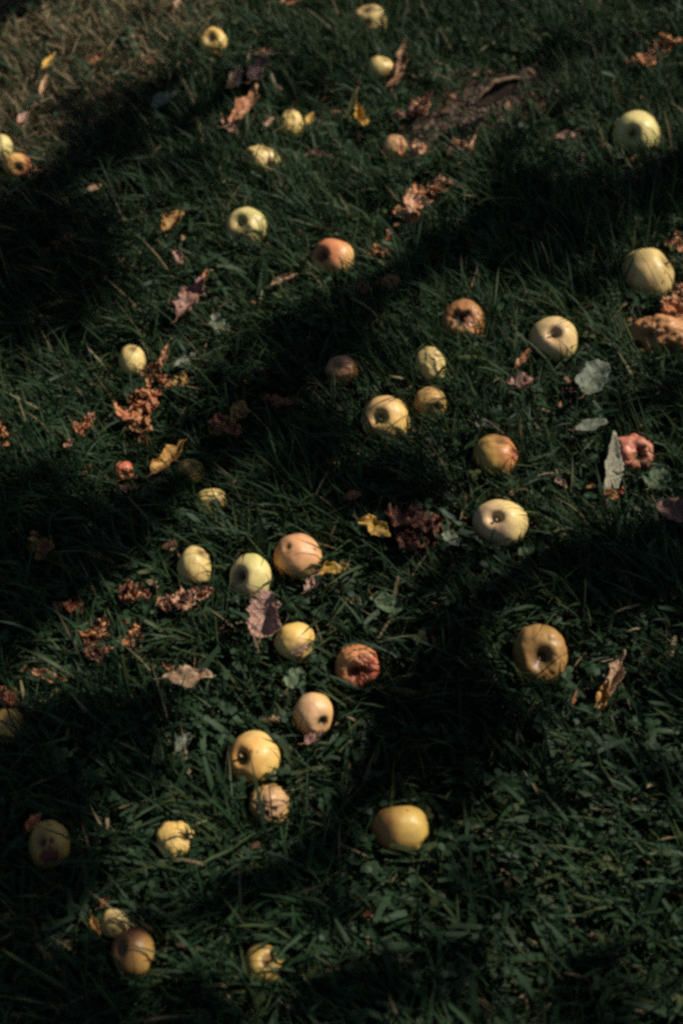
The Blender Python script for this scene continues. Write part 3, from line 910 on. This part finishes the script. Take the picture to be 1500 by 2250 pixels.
def grow(n, x, y, length, width, az, t0, t1, twist, nseg, tint, profile, fold=0.0, zoff=0.0):
    """blades as strips: returns vertices, quads, tint per vertex"""
    s = np.linspace(0, 1, nseg + 1)
    th = t0[:, None] + (t1 - t0)[:, None] * s[None, :]
    step = (length / nseg)[:, None]
    dx = np.zeros((n, nseg + 1)); dz = np.zeros((n, nseg + 1))
    mid = .5 * (th[:, 1:] + th[:, :-1])
    dx[:, 1:] = np.cumsum(np.sin(mid) * step, 1)
    dz[:, 1:] = np.cumsum(np.cos(mid) * step, 1)
    ca, sa = np.cos(az)[:, None], np.sin(az)[:, None]
    side = (twist[:, None] * dx * .25)
    cx = x[:, None] + ca * dx - sa * side
    cy = y[:, None] + sa * dx + ca * side
    cz = gz(x, y)[:, None] + zoff + dz
    tw = twist[:, None] * (.4 + 1.1 * s[None, :])
    px_, py_ = -sa, ca
    nxv, nyv, nzv = np.cos(th) * ca, np.cos(th) * sa, -np.sin(th)
    wx = np.cos(tw) * px_ + np.sin(tw) * nxv
    wy = np.cos(tw) * py_ + np.sin(tw) * nyv
    wz = np.sin(tw) * nzv
    hw = .5 * width[:, None] * np.array(profile)[None, :]
    C = np.stack([cx, cy, cz], 2)
    W = np.stack([wx, wy, wz], 2) * hw[:, :, None]
    return C, W


def part_grass(C, W, x, y, keep):
    """bend blades round the fruit, press them down under leaves"""
    for c, rmax, R in BALLS:
        d0 = np.hypot(x - c.x, y - c.y)
        near = np.where(d0 < rmax + .16)[0]
        if len(near) == 0:
            continue
        keep[near[d0[near] < .7 * R]] = False
        P = C[near]
        v = P - np.array([c.x, c.y, c.z])[None, None, :]
        d = np.linalg.norm(v, axis=2)
        # a blade that would lie over the top of the fruit is bent clear of it
        front = (v[:, :, 1] * -.62 + v[:, :, 2] * .79) > .25 * d
        over_top = ((d < rmax * 1.02) & ((v[:, :, 2] > .25 * R) | (~front & (v[:, :, 2] > -.25 * R)))).any(axis=1)
        keep[near[over_top]] = False
        k = np.clip((rmax * 1.05 + .001) / np.maximum(d, 1e-5), 1, 4)
        v2 = v * k[:, :, None]
        # pushed sideways rather than into the soil
        low = v2[:, :, 2] < v[:, :, 2]
        v2[:, :, 2] = np.where(low, v[:, :, 2], v2[:, :, 2])
        C[near] = v2 + np.array([c.x, c.y, c.z])[None, None, :]
    for p0, p1, hw, h in STRIPS:
        ax, ay, bx, by = p0.x, p0.y, p1.x, p1.y
        L2 = max((bx - ax) ** 2 + (by - ay) ** 2, 1e-9)
        near = np.where(np.hypot(x - (ax + bx) / 2, y - (ay + by) / 2) < math.sqrt(L2) * .5 + hw + .12)[0]
        if len(near) == 0:
            continue
        P = C[near]
        t = np.clip(((P[:, :, 0] - ax) * (bx - ax) + (P[:, :, 1] - ay) * (by - ay)) / L2, 0, 1)
        d = np.hypot(P[:, :, 0] - ax - t * (bx - ax), P[:, :, 1] - ay - t * (by - ay))
        g = gz(x[near], y[near])[:, None]
        zl = g + h * .8
        over = (d < hw * 1.05) & (P[:, :, 2] > zl)
        # a quarter of the blades still cross in front
        free = RNG.random(len(near)) < .22
        over &= ~free[:, None]
        P[:, :, 2] = np.where(over, zl - .002 + .12 * (P[:, :, 2] - zl) * 0, P[:, :, 2])
        C[near] = P
    return C, keep


def strips_to_mesh(name, parts):
    V, T, Q, base = [], [], [], 0
    for C, W, tint, keep in parts:
        C, W, tint = C[keep], W[keep], tint[keep]
        n, k = C.shape[0], C.shape[1]
        v = np.empty((n, k, 2, 3), np.float32)
        v[:, :, 0] = C - W
        v[:, :, 1] = C + W
        V.append(v.reshape(-1, 3))
        if tint.ndim == 2:
            tt = np.repeat(tint[:, None, :], k * 2, 1)
        else:
            tt = np.repeat(tint, 2, 1)
        T.append(tt.reshape(-1, 3))
        i = (np.arange(n) * k * 2)[:, None] + (np.arange(k - 1) * 2)[None, :] + base
        q = np.stack([i, i + 1, i + 3, i + 2], 2).reshape(-1, 4)
        Q.append(q)
        base += n * k * 2
    V = np.concatenate(V); T = np.concatenate(T); Q = np.concatenate(Q)
    me = bpy.data.meshes.new(name)
    me.vertices.add(len(V))
    me.vertices.foreach_set('co', V.ravel())
    me.loops.add(Q.size)
    me.loops.foreach_set('vertex_index', Q.ravel().astype(np.int32))
    me.polygons.add(len(Q))
    me.polygons.foreach_set('loop_start', (np.arange(len(Q)) * 4).astype(np.int32))
    me.polygons.foreach_set('use_smooth', np.ones(len(Q), bool))
    me.update(calc_edges=True)
    a = me.attributes.new('tint', 'FLOAT_COLOR', 'POINT')
    a.data.foreach_set('color', np.concatenate([T, np.ones((len(T), 1))], 1).astype(np.float32).ravel())
    return me


G_DARK = np.array([.015, .038, .016]); G_MID = np.array([.027, .060, .027]); G_GREY = np.array([.043, .074, .043])
G_YEL = np.array([.066, .084, .030]); G_TAN = np.array([.22, .16, .09]); G_STRAW = np.array([.36, .29, .175])


def tints(n, x, y, tan_p):
    r = RNG.random(n)[:, None]
    c = G_DARK * (1 - r) + G_MID * r
    g = (RNG.random(n) < .25)[:, None]
    c = np.where(g, G_MID * (1 - r) + G_GREY * r, c)
    g = (RNG.random(n) < .07)[:, None]
    c = np.where(g, G_YEL * (.6 + .5 * r), c)
    g = (RNG.random(n) < tan_p)[:, None]
    c = np.where(g, G_TAN * (1 - r) + G_STRAW * r * .9, c)
    patch = .9 + .22 * field(x, y, 5.1, 3.7, .6)
    return c * patch[:, None]


def lawn(n, x, y, scale=1.0, nseg=4):
    dry, brd = dryness(x, y), broadness(x, y)
    tuft = field(x, y, 17, 11, 2.0) * .5 + field(x, y, 41, -29, .7) * .5
    keep = RNG.random(n) < np.clip(.82 + .45 * tuft, .3, 1)
    sd = soil_dist(x, y)
    keep &= RNG.random(n) < np.clip((sd - .45) * 1.1, .10, 1)
    length = (RNG.gamma(7, .0105, n) + .018) * (1 + .42 * tuft) * (1 - .42 * dry) * (1 - .22 * brd) * scale
    length = np.clip(length, .02, .15) * .80
    short = np.ones(n)
    for c, rmax, R in BALLS:
        d0 = np.hypot(x - c.x, y - c.y)
        short = np.minimum(short, 1.0 + 0 * d0)
    for p0, p1, hw, h in STRIPS:
        L2 = max((p1.x - p0.x) ** 2 + (p1.y - p0.y) ** 2, 1e-9)
        t = np.clip(((x - p0.x) * (p1.x - p0.x) + (y - p0.y) * (p1.y - p0.y)) / L2, 0, 1)
        d0 = np.hypot(x - p0.x - t * (p1.x - p0.x), y - p0.y - t * (p1.y - p0.y))
        short = np.minimum(short, .5 + .5 * np.clip((d0 - hw) / .04, 0, 1))
    length *= np.where(RNG.random(n) < .16, 1, short)
    width = RNG.uniform(.0015, .0041, n) * (1 - .35 * dry) * (1 + .35 * brd) * scale
    main = math.pi + .35 * np.sin(2.1 * x + 1.7 * y) + .55 * field(x, y, 9, 6, 1.1) - .35
    az = main + RNG.normal(0, .8, n)
    wild = RNG.random(n) < .24
    az = np.where(wild, RNG.uniform(0, 2 * math.pi, n), az)
    t0 = np.abs(RNG.normal(.50, .28, n)) + .12 * brd
    t1 = t0 + np.abs(RNG.normal(.75, .5, n)) * (1 - .35 * dry)
    twist = RNG.normal(0, .7, n)
    tint = tints(n, x, y, .022 + .6 * dry)
    tip = (RNG.random(n) < .16)[:, None, None] * np.linspace(0, 1, nseg + 1)[None, :, None] ** 2
    tint = tint[:, None, :] * (1 - tip) + G_YEL[None, None, :] * 1.1 * tip
    C, W = grow(n, x, y, length, width, az, t0, t1, twist, nseg, tint,
                {4: [.8, 1, .9, .6, .06], 3: [.8, 1, .75, .06]}[nseg])
    C, keep = part_grass(C, W, x, y, keep)
    return C, W, tint, keep


def in_view(n):
    x = RNG.uniform(-1.25, 1.25, n)
    y = RNG.uniform(.05, 3.15, n)
    return x, y


parts = []
n = 300000
x, y = in_view(n)
inner = (np.abs(x) < .32 + .22 * y) & (y > .35) & (y < 2.75)
ok = inner | (RNG.random(n) < .55)
x, y = x[ok], y[ok]
parts.append(lawn(len(x), x, y))
# blades standing close round the foot of every fruit
bx, by = [], []
for c, rmax, R in BALLS:
    k = int(70 * R / .035)
    a = RNG.uniform(math.pi * .9, math.pi * 2.1, k)
    r = R * RNG.uniform(.85, 1.45, k)
    bx.append(c.x + r * np.cos(a)); by.append(c.y + r * np.sin(a))
x, y = np.concatenate(bx), np.concatenate(by)
n = len(x)
tint = tints(n, x, y, .03)
C, W = grow(n, x, y, RNG.uniform(.03, .066, n), RNG.uniform(.0016, .0042, n), RNG.normal(math.pi, 1.3, n), np.abs(RNG.normal(.1, .2, n)), RNG.uniform(.3, 1.2, n),
            RNG.normal(0, .7, n), 4, tint, [.8, 1, .9, .6, .06])
C, keep = part_grass(C, W, x, y, np.ones(n, bool))
parts.append((C, W, tint, keep))
# short thatch and broken pieces lying low
n = 42000
x, y = in_view(n)
dry, brd = dryness(x, y), broadness(x, y)
az = RNG.uniform(0, 2 * math.pi, n)
tint = tints(n, x, y, .07 + .5 * dry) * .85
C, W = grow(n, x, y, RNG.uniform(.02, .06, n), RNG.uniform(.0018, .0045, n), az, RNG.uniform(.9, 1.45, n), RNG.uniform(1.2, 1.9, n),
            RNG.normal(0, .6, n), 3, tint, [.9, 1, .9, .5], zoff=.006)
C[:, :, 2] += (RNG.random(n) * .018)[:, None]
keep = RNG.random(n) < np.clip((soil_dist(x, y) - .6) * 2, .12, 1)
C, keep = part_grass(C, W, x, y, keep)
parts.append((C, W, tint, keep))
# broad flat blades, cut short by the mower, mostly lower right
n = 20000
x, y = in_view(n)
brd = broadness(x, y)
keep = RNG.random(n) < (.22 + .78 * brd)
az = RNG.normal(math.pi * .92, 1.1, n)
tint = tints(n, x, y, .008) * 1.05
C, W = grow(n, x, y, RNG.uniform(.025, .075, n), RNG.uniform(.0045, .0085, n), az, RNG.uniform(.35, 1.0, n), RNG.uniform(1.0, 1.9, n),
            RNG.normal(0, .5, n), 4, tint, [.75, 1, 1, .92, .7], zoff=.012)
keep &= RNG.random(n) < np.clip((soil_dist(x, y) - .6) * 2, 0, 1)
C, keep = part_grass(C, W, x, y, keep)
parts.append((C, W, tint, keep))
grass = link('grass', strips_to_mesh('grass', parts), M['grass'])
grass['label'] = 'dark green uncut lawn grass with dry straw blades'
grass['category'] = 'grass'
grass['kind'] = 'stuff'

# sparser lawn round about, outside the picture
n = 60000
r = 1.3 + 3.2 * RNG.random(n) ** .7
a = RNG.uniform(0, 2 * math.pi, n)
x, y = r * np.cos(a), 1.55 + r * np.sin(a)
out = ~((np.abs(x) < 1.25) & (y > .05) & (y < 3.15))
x, y = x[out], y[out]
length = RNG.uniform(.04, .12, len(x)); az = RNG.normal(math.pi, 1.0, len(x))
tint = tints(len(x), x, y, .05)
C, W = grow(len(x), x, y, length, RNG.uniform(.004, .008, len(x)), az, RNG.uniform(.1, .5, len(x)), RNG.uniform(.6, 1.5, len(x)),
            RNG.normal(0, .6, len(x)), 3, tint, [.8, 1, .75, .06])
C[:, :, 2] -= (gz(x, y) * (1 - np.clip(1.5 - np.maximum(np.abs(x) / 3, np.abs(y - 1.5) / 3), 0, 1)))[:, None]
lawn_o = link('outer_grass', strips_to_mesh('outer_grass', [(C, W, tint, np.ones(len(x), bool))]), M['grass'])
lawn_o['label'] = 'sparser lawn grass around the apple strewn patch'
lawn_o['category'] = 'grass'
lawn_o['kind'] = 'stuff'

# clover and small round weed leaves between the blades
def clover_parts(n):
    out = []
    x, y = in_view(n)
    brd = broadness(x, y)
    fld = field(x, y, 6, 8, 3.0)
    sel = (RNG.random(n) < .16 + .6 * brd + .3 * (fld > .3)) & (soil_dist(x, y) > 1.1)
    x, y = x[sel], y[sel]
    m = len(x)
    hgt = RNG.uniform(.018, .045, m)
    base = RNG.uniform(0, 6.28, m)
    size = RNG.uniform(.0045, .0088, m)
    tilt = RNG.normal(0, .3, m)
    tl = tints(m, x, y, .0) * 1.1
    for k in range(3):
        az = base + k * 2.094
        C, W = grow(m, x, y, size * 1.25, size * 1.05, az, np.full(m, 1.25) + tilt, np.full(m, 1.75) + tilt, RNG.normal(0, .25, m), 4, tl,
                    [.25, .8, 1.0, .9, .35])
        C[:, :, 2] += hgt[:, None]
        keep = np.ones(m, bool)
        C, keep = part_grass(C, W, x, y, keep)
        out.append((C, W, tl, keep))
    return out


clover = link('clover', strips_to_mesh('clover', clover_parts(15000)), M['grass'])
clover['label'] = 'low clover and round weed leaves between the grass blades'
clover['category'] = 'clover'
clover['kind'] = 'stuff'

# small crumbs of dead leaf caught between the blades
n = 1500
x, y = in_view(n)
rr_ = RNG.random(n)[:, None]
tint = np.array([.30, .13, .06]) * (1 - rr_) + np.array([.34, .24, .14]) * rr_
tint = np.where((RNG.random(n) < .35)[:, None], np.array([.12, .055, .035]), tint)
C, W = grow(n, x, y, RNG.uniform(.006, .022, n), RNG.uniform(.003, .010, n), RNG.uniform(0, 6.28, n), RNG.uniform(.7, 1.6, n), RNG.uniform(1.2, 2.6, n),
            RNG.normal(0, .9, n), 4, tint, [.5, 1, .8, .95, .3], zoff=.016)
C[:, :, 2] += (RNG.random(n) * .018)[:, None]
C, keep = part_grass(C, W, x, y, np.ones(n, bool))
litter = link('leaf_litter', strips_to_mesh('leaf_litter', [(C, W, tint, keep)]), M['grass'])
litter['label'] = 'tiny brown crumbs of dead leaves between the grass blades'
litter['category'] = 'leaf litter'
litter['kind'] = 'stuff'

# crumbs of earth on the bare patch
bm = bmesh.new()
rr = random.Random(3)
for k in range(900):
    t = rr.random()
    p = SOIL_A.lerp(SOIL_B, t) + Vector((rr.gauss(0, .035), rr.gauss(0, .03), 0))
    z = float(gz(p.x, p.y)) + .006
    s = rr.uniform(.002, .008) * (1 if rr.random() < .85 else 1.7)
    mtx = Matrix.Translation((p.x, p.y, z)) @ Matrix.Rotation(rr.uniform(0, 6), 4, Vector((rr.random(), rr.random(), rr.random() + .1)).normalized()) @ Matrix.Diagonal((s, s * rr.uniform(.6, 1), s * rr.uniform(.5, .9), 1))
    bmesh.ops.create_icosphere(bm, subdivisions=1, radius=1, matrix=mtx)
me = bpy.data.meshes.new('soil_crumbs')
for v in bm.verts:
    v.co += noise.noise_vector(v.co * 160) * .0012
bm.to_mesh(me); bm.free()
so = link('soil_crumbs', me, M['soil'])
so['label'] = 'loose brown soil crumbs on the bare patch'
so['category'] = 'soil'
so['kind'] = 'stuff'

# ------------------------------------------------------------------ the apple tree whose limbs shade the lawn (it stands outside the picture)
def lift(px, py, h):
    p = at(px, py, .03)
    return p + SUN * ((h + 0.1) / SUN.z)


TRUNK = Vector((4.2, 3.5, 0))
tree = bpy.data.objects.new('apple_tree', None)
tree.location = TRUNK
COL.objects.link(tree)
tag(tree, 'old apple tree to the right of the lawn, casting limb shadows', 'tree')


def tree_part(name, me, mat):
    o = link(name, me, mat, tree)
    o.location = -TRUNK
    return o


head = TRUNK + Vector((-.15, -.1, 1.9))
pts, rad = smooth_path([TRUNK + Vector((0, 0, -.1)), TRUNK + Vector((.02, 0, .25)), TRUNK + Vector((-.03, -.04, 1.0)), head, head + Vector((-.05, 0, .3))],
                       [.26, .19, .165, .16, .12], 6)
tree_part('trunk', tube_mesh('trunk', pts, rad, 16, .18, 2), M['tree_bark'])
SPRAY = []
LIMBS = [
    ([(1640, 345, 2.2), (1390, 405, 2.3), (1180, 475, 2.4), (950, 575, 2.5), (760, 700, 2.6), (640, 800, 2.65), (545, 890, 2.7), (440, 985, 2.75), (320, 1110, 2.8),
      (215, 1225, 2.85), (90, 1290, 2.85), (-120, 1300, 2.8), (-360, 1080, 2.7), (-320, 760, 2.6), (-60, 545, 2.5), (60, 440, 2.45), (180, 330, 2.4), (290, 230, 2.35), (362, 165, 2.3)],
     [.13, .045, .03, .042, .038, .028, .034, .03, .022, .02, .026, .03, .04, .042, .042, .04, .036, .03, .026, .015]),
    ([(1720, 1100, 2.3), (1400, 1190, 2.4), (1180, 1245, 2.5), (1010, 1390, 2.55), (900, 1570, 2.6), (800, 1690, 2.65), (690, 1840, 2.7), (480, 1960, 2.8), (60, 2110, 2.9)],
     [.13, .026, .02, .021, .028, .03, .025, .022, .02, .014]),
]
for path, radii in LIMBS:
    P = [head + Vector((0, 0, .1))] + [lift(*q) for q in path]
    pts, rad = smooth_path(P, radii, 7)
    pts = [p + noise.noise_vector(p * 2.2) * .03 for p in pts]
    SPRAY.append((pts, path))
    tree_part('limb', tube_mesh('limb', pts, rad, 12, .25, path[0][0]), M['tree_bark'])

# leaves of the crown: clumps over the shaded places, and extra leaves added overhead to dim the sky light
CL = [(1010, 1560, 60, 16), (930, 1500, 70, 30), (880, 1600, 70, 26), (110, 620, 120, 70), (50, 520, 80, 40), (-15, -5, 70, 36), (650, 1010, 100, 22),
      (490, 985, 60, 18), (300, 1255, 50, 16), (866, 1085, 40, 18), (150, 1575, 60, 26), (30, 1650, 80, 32), (60, 1990, 130, 70), (130, 2200, 150, 90), (0, 1790, 90, 36), (340, 2230, 110, 40), 
      (560, 1990, 80, 20), (1215, 120, 40, 8), (1440, 860, 50, 12), (20, 1250, 60, 22),
      (1330, 1250, 50, 5), (720, 2210, 100, 26), (1050, 555, 80, 34), (1200, 480, 80, 34), (1110, 430, 60, 14), (1320, 430, 60, 16), (980, 1640, 80, 24),
      (1490, 1210, 60, 16), (1290, 2250, 100, 14), (800, 1760, 60, 12), (1060, 1478, 45, 4)]
lv, lf = [], []
rr = random.Random(5)


def over_lit(c, s):
    g = c - SUN * ((c.z - .045) / SUN.z)
    return any(math.hypot(g.x - p.x, g.y - p.y) < R + .035 + s * .4 for p, R in LIT)


def add_leaf(c, s):
    if over_lit(c, s):
        return
    d = Vector((rr.gauss(0, 1), rr.gauss(0, 1), rr.gauss(-.3, .6))).normalized()
    u = d.cross(Vector((rr.gauss(0, .4), rr.gauss(0, .4), 1))).normalized()
    w = d.cross(u)
    b = len(lv)
    for a_, e_, z_ in ((0, 0, 0), (.3, .42, .1), (.7, .36, .08), (1.0, 0, -.05), (.7, -.36, .08), (.3, -.42, .1), (.5, 0, 0)):
        lv.append(c + d * (a_ * s) + u * (e_ * s * .75) + w * (z_ * s))
    lf.extend([(b, b + 1, b + 6), (b + 1, b + 2, b + 6), (b + 2, b + 3, b + 6), (b + 3, b + 4, b + 6), (b + 4, b + 5, b + 6), (b + 5, b, b + 6)])


for px, py, r, k in CL:
    hh = rr.uniform(2.2, 2.9)
    g = at(px, py, .03)
    rad = metres(r, g)
    c0 = g + SUN * (hh / SUN.z)
    for _ in range(k):
        v = Vector((rr.gauss(0, 1), rr.gauss(0, 1), rr.gauss(0, .6)))
        v = v * (min(1, 1.7 / max(v.length, .01)) * rad * .6)
        add_leaf(c0 + v, rr.uniform(.05, .09))
for pts, path in SPRAY:
    for q in range(7, len(pts) - 1):
        for _ in range(8):
            c0 = pts[q].lerp(pts[q + 1], rr.random()) + Vector((rr.gauss(0, .095), rr.gauss(0, .095), rr.gauss(0, .095)))
            add_leaf(c0, rr.uniform(.045, .085))
for _ in range(9000):
    z = rr.uniform(2.7, 4.6)
    x_ = rr.uniform(-2.6, .99 * z - 1.25)
    y_ = rr.uniform(-2.0, 5.0)
    add_leaf(Vector((x_, y_, z)), rr.uniform(.08, .13))
for _ in range(4500):
    v = Vector((rr.gauss(0, .7), rr.gauss(0, .9), rr.gauss(0, .5)))
    c = Vector((7.4, 5.2, 3.9)) + v
    add_leaf(c, rr.uniform(.07, .12))
tree_part('crown', mesh_from('crown', lv, lf, False), M['crown'])
